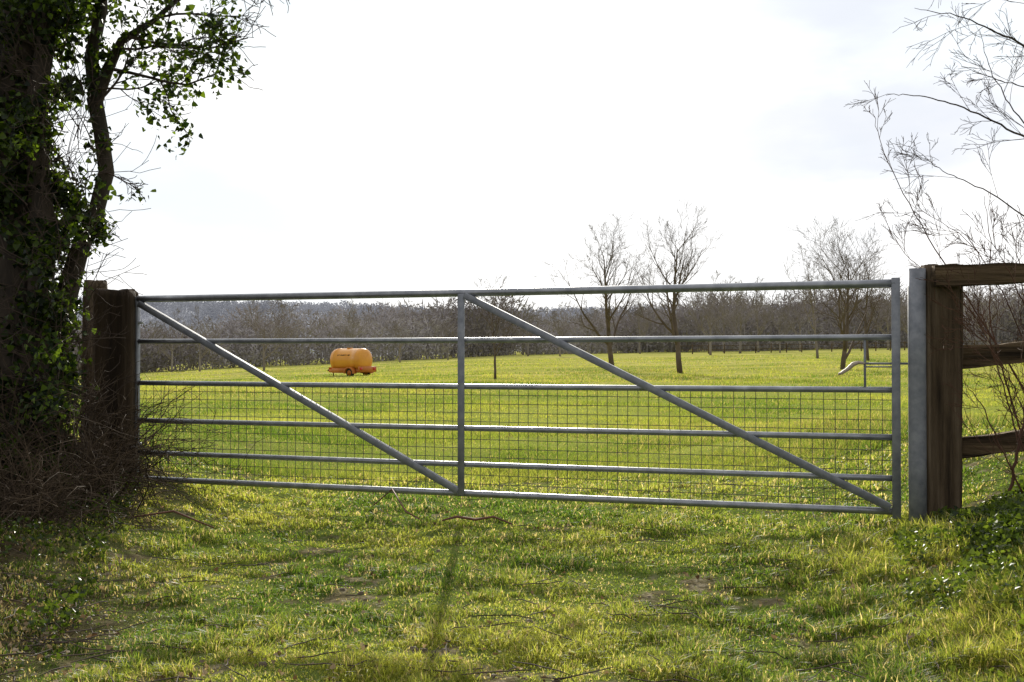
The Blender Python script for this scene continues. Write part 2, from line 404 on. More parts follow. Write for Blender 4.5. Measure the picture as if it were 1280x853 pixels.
# ---------------- gate
A = np.array([-2.40, 7.19, .14]); B = np.array([1.937, 5.65, .14])
g = unit(B-A); up = np.array([0, 0, 1.]); gn = np.cross(g, up); LEN = np.linalg.norm(B-A)
AX = [g, gn, up]
def GP(s, z, off=0): return A+g*s+up*z+gn*off
gate = empty('field_gate', tuple(A-[0, 0, .14]))
top(gate, 'long galvanised steel field gate with diagonal braces and mesh', 'gate')
rz = [1.150, .878, .612, .373, .166, 0.0]
for k, z in enumerate(rz):
    mb = MB(); rad = .0215 if k == 0 else (.018 if k == 5 else .0155)
    pts = [GP(s, z+(-.004*math.sin(math.pi*s/LEN))) for s in np.linspace(0.0, LEN, 13)]
    mb.tube(pts, rad, 16); part(mb.obj('rail', M_galv, True), gate)
mid = LEN*.488
for nm, s, hw, z0, z1 in (('end_upright', -.01, .016, -.03, 1.165), ('end_upright', LEN, .021, -.035, 1.178), ('middle_upright', mid, .02, -.015, 1.14)):
    mb = MB()
    off = .024 if nm == 'middle_upright' else 0
    mb.box(GP(s, (z0+z1)/2, off), AX, [hw, .006 if nm == 'middle_upright' else hw, (z1-z0)/2], .003)
    part(mb.obj(nm, M_galvd), gate)
for (s0, z0, s1, z1) in ((.02, 1.12, mid-.02, .01), (mid+.02, 1.13, LEN-.03, .02)):
    mb = MB(); a = GP(s0, z0, .028); b = GP(s1, z1, .028); d = unit(b-a); pr = unit(np.cross(d, gn))
    mb.box((a+b)/2, [d, gn, -pr], [np.linalg.norm(b-a)/2, .004, .019], .002)
    mb.box((a+b)/2-pr*.0165-gn*.016, [d, gn, -pr], [np.linalg.norm(b-a)/2-.01, .0115, .0025], .001)
    part(mb.obj('diagonal_brace', M_galvd), gate)
mb = MB()
for s in np.arange(.05, LEN-.03, .0575):
    mb.tube([GP(s, .0, -.017), GP(s, .3, -.0175), GP(s, .612, -.017)], .0019, 5, False)
for z in np.arange(.05, .6, .0510):
    mb.tube([GP(s, z, -.0202) for s in (0.0, LEN*.5, LEN)], .0019, 5, False)
part(mb.obj('mesh_infill', M_wire, True), gate)
mb = MB(); s = LEN-.15
mb.box(GP(s, .745, .0), AX, [.006, .006, .135], .002)
mb.tube([GP(s-.01, .745, 0), GP(LEN+.06, .745, 0)], .006, 10)
mb.tube([GP(s-.0, .728, .0), GP(LEN+.0, .728, 0)], .004, 8)
part(mb.obj('latch_bolt', M_galvd, True), gate)
mb = MB(); mb.tube([GP(s, .745, .01), GP(s-.03, .75, .012), GP(s-.055, .742, .012), GP(s-.085, .715, .012), GP(s-.115, .695, .012), GP(s-.13, .69, .012)], [.006, .009, .012, .010, .008, .005], 10)
part(mb.obj('latch_handle', simple('pale_handle', [(.3, (.42, .34, .28)), (.7, (.6, .5, .42))], 30, .5, bump=0), True), gate)
for z in (.22, 1.0):
    mb = MB(); mb.tube([GP(-.09, z, 0), GP(.03, z, 0)], .011, 10); mb.tube([GP(-.028, z-.035, 0), GP(-.028, z+.035, 0)], .013, 10)
    part(mb.obj('hinge', M_galv, True), gate)

# ---------------- posts
def timber(name, c, hx, hy, z0, z1, ang, m, r, tilt=(0, 0), chunky=.006):
    nz = 40; k = 36; V = []
    th = np.arange(k)*2*math.pi/k
    sx = np.sign(np.cos(th))*np.abs(np.cos(th))**.3; sy = np.sign(np.sin(th))*np.abs(np.sin(th))**.3
    ph = r.uniform(0, 6, 4)
    ca, sa = math.cos(ang), math.sin(ang)
    groove = r.normal(0, chunky*.35, k)
    levels = list(np.linspace(z0, z1, nz))
    for li, z in enumerate(levels):
        f = 1
        rough = chunky*(np.sin(th*5+ph[0]+z*2)+np.sin(th*9+ph[1]-z*3)*.5)+groove+r.normal(0, chunky*.12, k)
        if li == nz-1: f = .94
        X = (sx*(hx+rough))*f; Y = (sy*(hy+rough))*f
        zz = z+(r.normal(0, .007, k) if li == nz-1 else 0)
        V.append(np.stack([c[0]+X*ca-Y*sa+tilt[0]*(z-z0), c[1]+X*sa+Y*ca+tilt[1]*(z-z0), zz+0*X], -1))
    V = np.array(V); topc = V[-1].mean(0)+[0, 0, .006]
    inner = V[-1]*.5+topc*.5+[0, 0, .003]
    VV = np.vstack([V.reshape(-1, 3), inner, topc])
    i = np.arange(nz)[:, None]*k; j = np.arange(k)[None, :]; j2 = (j+1) % k
    Q = np.stack([i+j, i+j2, i+k+j2, i+k+j], -1).reshape(-1, 4)
    b = nz*k
    T = [[b+q, b+(q+1) % k, b+k] for q in range(k)]
    return build(name, VV, Q, T, m, False)
r = np.random.default_rng(3)
gp = timber('gate_post', (2.165, 5.66), .088, .088, -.2, 1.375, -.1, M_post, r, chunky=.007)
top(gp, 'thick square weathered timber gate post beside the gate end', 'post')
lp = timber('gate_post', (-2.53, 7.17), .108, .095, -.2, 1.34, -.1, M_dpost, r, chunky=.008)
top(lp, 'thick dark timber gate post carrying the gate hinges', 'post')
lp2 = timber('fence_post', (-2.80, 7.45), .05, .07, -.2, 1.42, -.2, M_post, r, tilt=(.02, 0), chunky=.005)
top(lp2, 'weathered timber post half hidden behind ivy', 'post')
mb = MB(); mb.tube([(2.025, 5.60, z) for z in (-.15, .4, .9, 1.36)], .043, 28)
o = mb.obj('steel_post', M_galvd, True)
for p in o.data.polygons:
    if abs(p.normal.z) > .9: p.use_smooth = False
top(o, 'round galvanised steel slamming post against the timber post', 'post')
fence = empty('wooden_fence', (3.0, 5.66, gz(3, 5.66))); top(fence, 'weathered post and rail timber fence beside the gate', 'fence')
def rail(p0, p1, hh, ht, r):
    p0 = np.array(p0); p1 = np.array(p1); d = unit(p1-p0); n_ = unit(np.cross(d, up)); u_ = np.cross(n_, d)
    k = 28; V = []; nn = 60
    th = (np.arange(k)+.5)*2*math.pi/k
    sx = np.sign(np.cos(th))*np.abs(np.cos(th))**.2; sy = np.sign(np.sin(th))*np.abs(np.sin(th))**.2
    ph = r.uniform(0, 6, 3); gr = r.normal(0, .0025, k)
    for i in range(nn):
        t = i/(nn-1); c = p0*(1-t)+p1*t+u_*(.004*math.sin(t*9+ph[0])+.002*math.sin(t*31+ph[1]))
        a = hh+.003*math.sin(t*17+ph[2])+.002*math.sin(t*53)
        V.append(c+n_*(sx*ht+gr)[:, None]+u_*(sy*a+.0015*np.sin(th*6+t*20)+r.normal(0, .0008, k))[:, None])
    V = np.array(V).reshape(-1, 3); V = np.vstack([V, p0, p1])
    i = np.arange(nn-1)[:, None]*k; j = np.arange(k)[None, :]; j2 = (j+1) % k
    Q = np.stack([i+j, i+j2, i+k+j2, i+k+j], -1).reshape(-1, 4)
    b = nn*k; T = [[(q+1) % k, q, b] for q in range(k)]+[[(nn-1)*k+q, (nn-1)*k+(q+1) % k, b+1] for q in range(k)]
    return part(build('rail', V, Q, T, M_rail), fence)
rail((2.085, 5.535, 1.315), (4.4, 5.56, 1.42), .05, .03, r)
rail((2.24, 5.66, .91), (4.4, 5.68, 1.12), .054, .028, r)
rail((2.24, 5.66, .455), (4.4, 5.68, .69), .052, .028, r)
part(timber('post', (4.05, 5.76), .075, .075, .0, 1.55, .05, M_post, r), fence)

# ---------------- far field fence
ff = empty('field_fence', (50, 165, gz(50, 165))); top(ff, 'thin post and rail fence across the far field', 'fence')
def ffp(t): x = 22+t*75; y = 150+t*22; return np.array([x, y, gz(x, y)])
mb = MB(); mb.box((0, 0, .6), np.eye(3), [.07, .07, .72], .01); tmp = mb.obj('post', M_post); pm = tmp.data
bpy.data.objects.remove(tmp)
for t in np.linspace(0, 1, 34):
    o = bpy.data.objects.new('post', pm); COL.objects.link(o); o.location = ffp(t); part(o, ff)
for z in (.55, 1.1):
    mb = MB(); mb.tube([ffp(t)+[0, 0, z] for t in np.linspace(0, 1, 34)], .045, 4); part(mb.obj('rail', M_post), ff)

# ---------------- water bowser
tx, ty = (439-640)/F*63, 63.0; tz = gz(tx, ty)-.04
bow = empty('water_bowser', (tx, ty, tz)); top(bow, 'orange towed tank trailer parked on the grass field', 'trailer')
M_or = simple('orange_paint', [(.3, (.70, .29, .03)), (.7, (.80, .36, .04))], 2, .25, bump=0)
M_ord = simple('orange_frame_paint', [(.3, (.42, .12, .012)), (.7, (.56, .18, .02))], 3, .5, bump=0)
M_dk = simple('dark_rubber', [(.3, (.015, .015, .015)), (.7, (.04, .038, .035))], 8, .8, bump=0)
M_red = simple('red_lens', [(.3, (.5, .02, .01)), (.7, (.6, .03, .02))], 8, .3, bump=0)
M_let = simple('faded_lettering_panel', [(.46, (.17, .065, .015)), (.52, (.70, .29, .03))], 9, .5, bump=0)
yaw = math.radians(-34); c_, s_ = math.cos(yaw), math.sin(yaw)
BX = np.array([[c_, s_, 0], [-s_, c_, 0], [0, 0, 1.]])
def BP(p): return np.array([tx, ty, tz])+np.array(p, float)@BX
def bowobj(mb, nm, m, sm=False): return part(mb.obj(nm, m, sm), bow)
k = 48; th = np.arange(k)*2*math.pi/k
sec = [(-1.14, .0), (-1.137, .30), (-1.125, .56), (-1.10, .76), (-1.06, .89), (-1.01, .96), (-.95, .99), (-.88, 1.0), (-.84, 1.0), (-.835, 1.012), (-.80, 1.012), (-.795, 1.0), (-.4, 1.0), (0, 1.0), (.4, 1.0), (.795, 1.0), (.80, 1.012), (.835, 1.012), (.84, 1.0), (.88, 1.0), (.95, .99), (1.01, .96), (1.06, .89), (1.10, .76), (1.125, .56), (1.137, .30), (1.14, .0)]
V = []
for x_, f in sec:
    f = max(f, .001)
    yy = np.sign(np.cos(th))*np.abs(np.cos(th))**.95*.66*f; zz = np.sign(np.sin(th))*np.abs(np.sin(th))**.92*.65*f
    V.append(np.stack([x_+0*yy, yy, .93+zz], -1))
V = np.array(V).reshape(-1, 3)
i = np.arange(len(sec)-1)[:, None]*k; j = np.arange(k)[None, :]; j2 = (j+1) % k
Q = np.stack([i+j, i+k+j, i+k+j2, i+j2], -1).reshape(-1, 4)
mb = MB(); mb.add(V@BX+np.array([tx, ty, tz]), Q); bowobj(mb, 'tank', M_or, True)
mb = MB(); mb.tube([BP((-.1, 0, 1.56)), BP((-.1, 0, 1.60))], .16, 20); mb.tube([BP((-.1, 0, 1.604)), BP((-.1, 0, 1.62))], .18, 20); bowobj(mb, 'lid', M_or)
mb = MB()
for sgn in (-.5, .5): mb.box(BP((0, sgn, .32)), BX, [1.18, .05, .09], .01)
for xx in (-1.05, -.4, .4, 1.05): mb.box(BP((xx, 0, .322)), BX, [.045, .45, .082], .01)
mb.box(BP((1.20, 0, .42)), BX, [.03, .74, .16], .01)
mb.box(BP((-1.19, 0, .40)), BX, [.02, .55, .12], .01)
bowobj(mb, 'chassis', M_ord)
mb = MB(); mb.tube([BP((-1.10, -.4, .32)), BP((-1.5, 0, .32))], .05, 6); mb.tube([BP((-1.10, .4, .32)), BP((-1.5, 0, .32))], .05, 6); mb.tube([BP((-1.45, 0, .32)), BP((-1.75, 0, .34))], .06, 8)
mb.tube([BP((-1.35, 0, .0)), BP((-1.35, 0, .5))], .03, 8)
bowobj(mb, 'drawbar', M_dk)
for sgn in (-1, 1):
    we = empty('wheel', BP((.55, sgn*.68, .22)))
    mb = MB(); a = BP((.55, sgn*.68-.09, .22)); b = BP((.55, sgn*.68+.09, .22)); m_ = (a+b)/2; dd = b-a
    mb.tube([m_-dd*.5, m_-dd*.4, m_+dd*.4, m_+dd*.5], [.21, .24, .24, .21], 24); ty_ = mb.obj('tyre', M_dk)
    mb = MB(); mb.tube([m_-dd*.53, m_+dd*.53], .15, 18); mb.tube([m_-dd*.6, m_+dd*.6], .05, 10); ri = mb.obj('rim', M_ord)
    for q in (ty_, ri):
        q.parent = we; q.matrix_parent_inverse = Matrix.Translation(-Vector(we.location))
    we.parent = bow; we.matrix_parent_inverse = Matrix.Translation(-Vector(bow.location))
    mb = MB(); VV = []
    for rad in (.36, .30):
        for a_ in np.linspace(.0, math.pi, 12):
            for yo in (-.15, .15):
                VV.append(BP((.55+rad*math.cos(a_), sgn*.70+yo, .18+rad*math.sin(a_))))
    Q = [[2*q, 2*q+1, 2*q+3, 2*q+2] for q in range(11)]+[[24+2*q+2, 24+2*q+3, 24+2*q+1, 24+2*q] for q in range(11)]+[[2*q, 2*q+2, 26+2*q, 24+2*q] for q in range(11)]+[[2*q+3, 2*q+1, 25+2*q, 27+2*q] for q in range(11)]
    mb.add(VV, Q); bowobj(mb, 'mudguard', M_ord)
    mb = MB(); mb.box(BP((-.35, sgn*.64, .34)), BX, [.50, .05, .13], .01); bowobj(mb, 'side_locker', M_ord)
for sgn in (-.55, .55):
    mb = MB(); mb.box(BP((1.245, sgn, .44)), BX, [.012, .10, .07], .004); bowobj(mb, 'tail_light', M_red)
mb = MB(); mb.box(BP((-.02, -.612, 1.20)), BX, [.46, .012, .040], .002); bowobj(mb, 'lettering', M_let)

# ---------------- ivy-clad tree (left)
r = np.random.default_rng(21)
tb = np.array([-2.78, 6.35, 0.0])
tree = empty('ivy_tree', (tb[0], tb[1], gz(tb[0], tb[1]))); top(tree, 'old tree with trunk smothered in dark glossy ivy', 'tree')
mb = MB()
tp = [tb+[-.05, 0, -.1], tb+[-.02, 0, .6], tb+[-.03, .02, 1.4], tb+[-.05, 0, 2.2], tb+[.02, 0, 3.0], tb+[.1, .1, 4.2], tb+[.1, .1, 5.6]]
mb.tube(tp, [.30, .20, .17, .16, .15, .13, .08], 14)
mb.tube([at(62, 480, 6.45), at(80, 380, 6.4), at(98, 315, 6.4), at(120, 262, 6.4), at(132, 215, 6.4), at(125, 165, 6.4), at(117, 125, 6.4), at(132, 88, 6.4), at(150, 50, 6.4), at(190, 25, 6.4), at(228, -10, 6.4), at(250, -80, 6.4)],
        [.07, .065, .054, .046, .046, .044, .048, .034, .025, .016, .013, .009], 10)
mb.tube([at(118, 120, 6.4), at(112, 70, 6.4), at(125, 10, 6.4), at(120, -150, 6.4)], [.045, .04, .035, .02], 8)
mb.tube([at(40, 500, 6.2), at(55, 300, 6.2), at(40, 150, 6.2), at(60, 20, 6.2), at(70, -120, 6.2)], [.08, .07, .06, .05, .03], 8)
part(mb.obj('trunk', M_bark, True), tree)
out = []
starts = [((135, 85), (1.0, 0, .15), .66, .011), ((160, 45), (1, .1, .0), .68, .010), ((118, 130), (1, -.1, .9), .5, .009), ((200, 20), (1, .2, -.1), .50, .008), ((228, -10), (1, 0, -.1), .62, .008), ((128, 215), (.7, 0, .1), .22, .006), ((100, 310), (.7, -.4, .1), .22, .006), ((60, 40), (.6, -.3, .8), .9, .02), ((120, 5), (1, -.2, .05), .5, .012), ((105, 300), (-.3, -.2, .9), .6, .010), ((95, 330), (-.5, -.2, .8), .6, .008), ((150, 60), (1, 0, -.35), .6, .008), ((120, 110), (1, .1, .1), .5, .007)]
for (px, py), d, L, rad in starts:
    branch(r, at(px, py, 6.35), d, L, rad, 2, out, (5, 7), up=.02, wob=.18, ang=(.4, .9), rmin=.0018)
mb = MB()
for l, P, R in out: mb.tube(P, R, 5 if l > 0 else 4, False)
for i in range(240):
    py = r.uniform(60, 600); px = r.uniform(30, 112); o_ = []
    branch(r, at(px, py, 6.1+r.normal(0, .1)), (r.normal(0, .6), -.2, r.normal(.3, .7)), r.uniform(.15, .5), .003, 1, o_, (3,), wob=.25, rmin=.0014)
    for l, P, R in o_: mb.tube(P, R, 4, False)
part(mb.obj('twigs', M_twig, True), tree)
C = []
ey = [-200, 0, 60, 100, 130, 180, 230, 290, 330, 380, 430, 480, 540, 600]
ex = [150, 118, 78, 96, 62, 56, 90, 98, 56, 100, 82, 96, 86, 92]
for i in range(330):
    py = r.uniform(-220, 600); e = np.interp(py, ey, ex)+r.normal(0, 9)
    px = e-6-abs(r.normal(0, 1))*60*r.random()**.5
    if r.random() < .35: px = r.uniform(-110, e-12)
    edge = px > e-26
    C.append((at(px, py, 6.3+r.normal(0, .22)), .038 if edge else .06, 48 if edge else 105, np.array([.25, -.5, .25])))
for i in range(26):
    px = r.uniform(80, 160); py = r.uniform(-110, 30)-(25 if px > 130 else 0)
    C.append((at(px, py, r.uniform(6.1, 6.6)), .05, 30, np.array([0, 0, .4])))
for i in range(44):
    t = r.random(); px = np.interp(t, [0, .25, .5, .75, 1], [88, 118, 128, 118, 150]); py = 400-390*t
    C.append((at(px-6+r.normal(0, 6), py, 6.33+r.normal(0, .08)), .03, 8, np.array([.3, -.2, .3])))
for (px, py) in [(168, 244), (160, 240), (178, 240), (112, 262), (228, 160), (215, 185), (232, 150), (110, 350), (118, 300), (210, 110), (240, 100), (262, 90), (282, 98), (250, 78), (230, 70), (200, 128), (185, 150), (225, 180), (272, 88), (290, 95), (255, 100), (190, 100), (205, 165), (220, 140)]:
    C.append((at(px, py, 6.35), .030, int(r.integers(4, 9)), np.array([0, -.1, .4])))
for l, P, R in out:
    for q in range(2 if l == 0 else 4):
        if r.random() < .38:
            p = P[r.integers(1, len(P))]; ppx = p[0]/p[1]*F+640; ppy = 446-(p[2]-H)/p[1]*F
            if ppx < 300 and not (ppx > 130 and ppy > 190): C.append((p, .032, int(r.integers(3, 9)), np.array([0, 0, .5])))
PP = []; OO = []; SH = []
for c0, sg, nn, od in C:
    PP.append(c0+r.normal(0, sg, (nn, 3))); OO.append(np.repeat(od[None], nn, 0)); SH.append(np.full(nn, r.uniform(.35, 1.25)))
PP = np.vstack(PP); OO = np.vstack(OO); SH = np.concatenate(SH)
V, Q, CC = leaves(PP, .033, r, OO, 0, ((.006, .015, .004), (.11, .17, .024)), 2.0)
CC = CC*np.repeat(SH, 6)[:, None]
part(build('ivy', V, Q, None, M_ivy, False, CC), tree)

# ---------------- tangled undergrowth left
out = []
for i in range(700):
    y = r.uniform(5.1, 7.2); x = -2.26-.12*(y-6)-abs(r.normal(0, .33))
    if r.random() < .10: x += abs(r.normal(0, .2))
    p = np.array([x, y, gz(x, y)-.01])
    branch(r, p, (r.normal(0, .5), r.normal(0, .5), r.uniform(.3, 1.2)), r.uniform(.2, .95)*(1 if y > 5.6 else .6), r.uniform(.002, .005), 1, out, (3,), up=-.10, wob=.20, nseg=7, rmin=.0013)
mb = MB()
for l, P, R in out: mb.tube(P, R, 4, False)
o = mb.obj('undergrowth', M_brush, True); top(o, 'tangle of dead bramble stems around the post and trunk', 'undergrowth', kind='stuff')
def cover(label, n, fx, cols, size, r, zt=.10, thr=(.38, .62), dens=.06, pw=1.):
    x, y = fx(n); z = ground_z(x, y)
    cl = sstep(thr[0], thr[1], fbm(x, y, .35, 88)); k = r.random(len(x)) < cl+dens
    x, y, z, cl = x[k], y[k], z[k], cl[k]
    P = np.stack([x, y, z+.01+r.random(len(x))*zt*(.3+cl)], -1)
    V, Q, CC = leaves(P, size, r, None, .6, cols, pw)
    o = build('ground_cover', V, Q, None, M_ivy, False, CC); top(o, label, 'ground cover', kind='stuff')
def fr(n):
    y = r.uniform(2.7, 5.9, n); e = np.interp(y, [2.7, 4.0, 5.0, 5.5, 6.0], [1.15, 1.4, 1.7, 2.1, 2.1]); return e+np.abs(r.normal(0, .75, n)), y
def fb(n):
    y = r.uniform(4.1, 5.7, n); e = np.interp(y, [4.1, 4.7, 5.4, 5.7], [1.65, 1.85, 2.05, 2.2]); return e+np.abs(r.normal(0, .6, n)), y
def fl(n):
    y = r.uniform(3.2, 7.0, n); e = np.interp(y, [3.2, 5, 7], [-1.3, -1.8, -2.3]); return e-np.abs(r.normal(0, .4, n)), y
cover('low ivy and nettle leaves covering the bank by the fence', 20000, fr, ((.03, .055, .012), (.15, .20, .05)), .018, r, .08, (.40, .66), .06)
cover('dense dark leafy weeds at the foot of the fence', 17000, fb, ((.018, .034, .009), (.11, .155, .035)), .021, r, .09, (.3, .6), .12, 1.3)
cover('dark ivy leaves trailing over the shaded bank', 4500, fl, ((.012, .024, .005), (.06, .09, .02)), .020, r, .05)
n = 6500
y = 1/r.uniform(1/8.5, 1/2.7, n); x = r.uniform(-1, 1, n)*(.5*y+.3)
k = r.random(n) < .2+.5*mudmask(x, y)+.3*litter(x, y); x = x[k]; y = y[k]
P = np.stack([x, y, ground_z(x, y)+.006+r.random(len(x))*.016], -1)
V, Q, CC = leaves(P, .017, r, None, 1.2, ((.06, .035, .02), (.42, .34, .22)))
o = build('leaf_litter', V, Q, None, M_dead, False, CC); top(o, 'scattered dead brown leaves on muddy grass', 'leaf litter', kind='stuff')
mb = MB()
for i in range(1200):
    y = 1/r.uniform(1/8, 1/2.7); x = r.uniform(-1, 1)*(.5*y)
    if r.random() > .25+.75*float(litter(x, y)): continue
    a = r.uniform(0, 6.28); L_ = r.uniform(.05, .25)
    ps = [np.array([x+math.cos(a)*L_*t+r.normal(0, .008), y+math.sin(a)*L_*t+r.normal(0, .008), 0]) for t in (0, .35, .7, 1)]
    for p in ps: p[2] = gz(p[0], p[1])+.016+r.random()*.015
    mb.tube(ps, [.0015, .002, .002, .001], 4, False)
o = mb.obj('ground_twigs', M_twig, True); top(o, 'fine dead twigs scattered over the grass', 'twigs', kind='stuff')
mb = MB()
for i in range(700):
    y = 1/r.uniform(1/8, 1/2.7); x = r.uniform(-1, 1)*(.5*y)
    if r.random() > mudmask(x, y)+.05: continue
    s = r.uniform(.006, .018); c0 = np.array([x, y, gz(x, y)+s*.2])
    k_ = 6; th = np.arange(k_)*2*math.pi/k_; rr = s*r.uniform(.7, 1.2, k_)
    V = np.vstack([np.stack([np.cos(th)*rr, np.sin(th)*rr, -s*.4+0*rr], -1), np.stack([np.cos(th)*rr*.75, np.sin(th)*rr*.75, s*.4+r.normal(0, s*.1, k_)], -1), [[0, 0, s*.55]]])+c0
    Q = [[q, (q+1) % k_, k_+(q+1) % k_, k_+q] for q in range(k_)]; T = [[k_+q, k_+(q+1) % k_, 2*k_] for q in range(k_)]
    mb.add(V, Q, T)
o = mb.obj('soil_clods', simple('clod', [(.3, (.06, .043, .026)), (.7, (.22, .17, .11))], 12, .9, bump=.5, bscale=80)); top(o, 'small clods of mud scattered in the gateway', 'soil', kind='stuff')
M_stick = simple('stick_bark', [(.3, (.12, .05, .03)), (.7, (.24, .11, .07))], 20, .7, bump=.3)
def stick(label, pts, rad):
    mb = MB(); mb.tube([np.array([x, y, gz(x, y)+z]) for x, y, z in pts], rad, 6)
    o = mb.obj('fallen_branch', M_stick, True); top(o, label, 'stick')
stick('curved reddish fallen stick lying on the grass', [(-.38, 6.1, .03), (-.3, 6.12, .05), (-.2, 6.1, .04), (-.1, 6.13, .05), (0, 6.07, .02)], [.005, .008, .008, .007, .004])
stick('thin dead stick lying beneath the gate', [(-.85, 6.8, .02), (-.7, 6.55, .16), (-.6, 6.35, .05), (-.5, 6.2, .03)], [.003, .005, .005, .004])
stick('dark thin dead stick on the muddy grass', [(-2.0, 5.9, .02), (-1.75, 5.8, .1), (-1.55, 5.85, .03)], [.004, .006, .004])

# ---------------- right-hand near branches
def near_plant(name, label, cat, paths, counts, seed, L0, base, rmin=.0016, mat_=M_twig, up_=.02, dn=7.5):
    r = np.random.default_rng(seed); e = empty(name, base); top(e, label, cat)
    tr = MB(); tw = MB()
    for pts, r0, r1 in paths:
        P = np.array([at(*p) for p in pts]); n = len(P)
        t = np.linspace(0, n-1, n*6); Ps = np.stack([np.interp(t, np.arange(n), P[:, a]) for a in range(3)], -1)
        ker = np.array([1, 2, 3, 4, 3, 2, 1])/16.
        Pp = np.vstack([Ps[:1]]*3+[Ps]+[Ps[-1:]]*3); Ps = np.stack([np.convolve(Pp[:, a], ker, 'valid') for a in range(3)], -1)
        Ps += r.normal(0, .003, Ps.shape)
        R = np.linspace(r0, r1, len(Ps)); tr.tube(Ps, R, 7, False)
        seglen = np.linalg.norm(np.diff(Ps, axis=0), axis=1).sum()
        cnt = int(seglen*dn)
        for j in range(cnt):
            tt = r.uniform(.1, 1); k = int(tt*(len(Ps)-2)); d = unit(Ps[k+1]-Ps[k]); per = unit(np.cross(d, r.normal(0, 1, 3)))
            a = r.uniform(.3, .85); out = []
            branch(r, Ps[k], d*math.cos(a)+per*math.sin(a), L0*r.uniform(.4, 1.2)*(1.2-.6*tt), max(R[k]*.4, rmin), len(counts), out, counts, up=up_, wob=.11, ang=(.3, .75), rmin=rmin)
            for l, PB, RB in out: tw.tube(PB, RB, 4 if l else 3, False)
    part(tr.obj('limbs' if cat != 'tree' else 'trunk', mat_, True), e)
    part(tw.obj('twigs' if cat != 'tree' else 'crown', mat_, True), e)
pth = [
 ([(1420, 640, 6.6), (1410, 400, 6.6), (1400, 200, 6.6), (1390, 0, 6.6), (1390, -250, 6.6)], .07, .03),
 ([(1400, 260, 6.6), (1330, 190, 6.5), (1270, 165, 6.4), (1205, 132, 6.3), (1150, 118, 6.2), (1105, 118, 6.2)], .009, .0012),
 ([(1395, 130, 6.6), (1330, 75, 6.5), (1270, 50, 6.4), (1210, 20, 6.3), (1140, 8, 6.2)], .010, .0012),
 ([(1395, 60, 6.6), (1330, 10, 6.5), (1270, -10, 6.3), (1200, -25, 6.2)], .012, .002),
 ([(1405, 330, 6.6), (1310, 290, 6.4), (1230, 235, 6.3), (1180, 215, 6.3), (1150, 190, 6.3)], .006, .001),
 ([(1400, 300, 6.6), (1320, 200, 7.0), (1270, 140, 7.0), (1240, 90, 7.0), (1225, 30, 7)], .007, .0012),
 ([(1400, 220, 6.6), (1330, 150, 6.4), (1290, 110, 6.3), (1250, 100, 6.3), (1200, 80, 6.3)], .006, .001)]
near_plant('bare_tree', 'leafless tree with fine arching twigs overhanging the fence', 'tree', pth, (3, 4), 8, .42, (3.7, 6.6, gz(3.7, 6.6)), rmin=.0012, dn=6, up_=-.01)
pth = [
 ([(1330, 640, 6.1), (1290, 500, 6.1), (1220, 390, 6.2), (1150, 280, 6.2), (1105, 190, 6.2), (1090, 130, 6.2)], .006, .001),
 ([(1340, 640, 6.1), (1310, 500, 6.1), (1262, 380, 6.1), (1215, 300, 6.2), (1130, 250, 6.3)], .005, .001),
 ([(1330, 640, 6.1), (1280, 480, 6.1), (1200, 370, 6.2), (1130, 320, 6.2), (1095, 250, 6.2)], .004, .001),
 ([(1300, 640, 6.0), (1270, 520, 5.9), (1235, 400, 6.0), (1240, 300, 6.1), (1230, 240, 6.1)], .006, .0012),
 ([(1320, 650, 6.3), (1300, 480, 6.3), (1280, 360, 6.3), (1262, 270, 6.3)], .007, .0015),
 ([(1290, 640, 5.4), (1250, 560, 5.35), (1225, 500, 5.35), (1195, 470, 5.35)], .005, .0012),
 ([(1310, 640, 5.35), (1262, 520, 5.35), (1240, 430, 5.35), (1205, 380, 5.35)], .005, .0012),
 ([(1320, 640, 5.3), (1290, 540, 5.3), (1262, 470, 5.3), (1225, 420, 5.3), (1200, 405, 5.3)], .004, .001),
 ([(1255, 650, 5.4), (1268, 580, 5.4), (1282, 510, 5.45), (1300, 440, 5.5)], .009, .005),
 ([(1345, 640, 5.3), (1300, 420, 5.35), (1262, 340, 5.35), (1240, 300, 5.35)], .005, .0012),
 ([(1300, 640, 5.9), (1330, 420, 6.2), (1300, 320, 6.3), (1270, 250, 6.3)], .007, .0015)]
near_plant('shrub', 'leafless reddish shrub growing through the timber fence', 'shrub', pth, (3, 4), 9, .34, (2.9, 6.1, gz(2.9, 6.1)), rmin=.0012,
   mat_=simple('red_twig', [(.3, (.07, .035, .025)), (.7, (.15, .08, .05))], 5, .75, bump=0, spec=.15), up_=.04, dn=8)

# ---------------- light
EL, AZ = math.radians(21), math.radians(-1.0)
sd = Vector((math.sin(AZ)*math.cos(EL), math.cos(AZ)*math.cos(EL), math.sin(EL)))
sl = bpy.data.lights.new('sun', 'SUN'); sl.energy = 5.0; sl.angle = math.radians(.5); sl.color = (1, .94, .82)
so = bpy.data.objects.new('sun', sl); COL.objects.link(so); so.rotation_euler = sd.to_track_quat('Z', 'Y').to_euler(); so.location = (0, 20, 12)
w = bpy.data.worlds.new('World'); scene.world = w; w.use_nodes = True; nt = w.node_tree; nt.nodes.clear(); L = nt.links.new
wo = nt.nodes.new('ShaderNodeOutputWorld'); bg = nt.nodes.new('ShaderNodeBackground'); bg.inputs[1].default_value = .1
sky = nt.nodes.new('ShaderNodeTexSky'); sky.sky_type = 'NISHITA'; sky.sun_disc = False; sky.sun_elevation = EL; sky.sun_rotation = AZ
tc = nt.nodes.new('ShaderNodeTexCoord')
mp = nt.nodes.new('ShaderNodeMapping'); mp.inputs['Scale'].default_value = (1.6, 1.6, 4.5); mp.inputs['Location'].default_value = (3.3, 1.0, 0.35); L(tc.outputs['Generated'], mp.inputs[0])
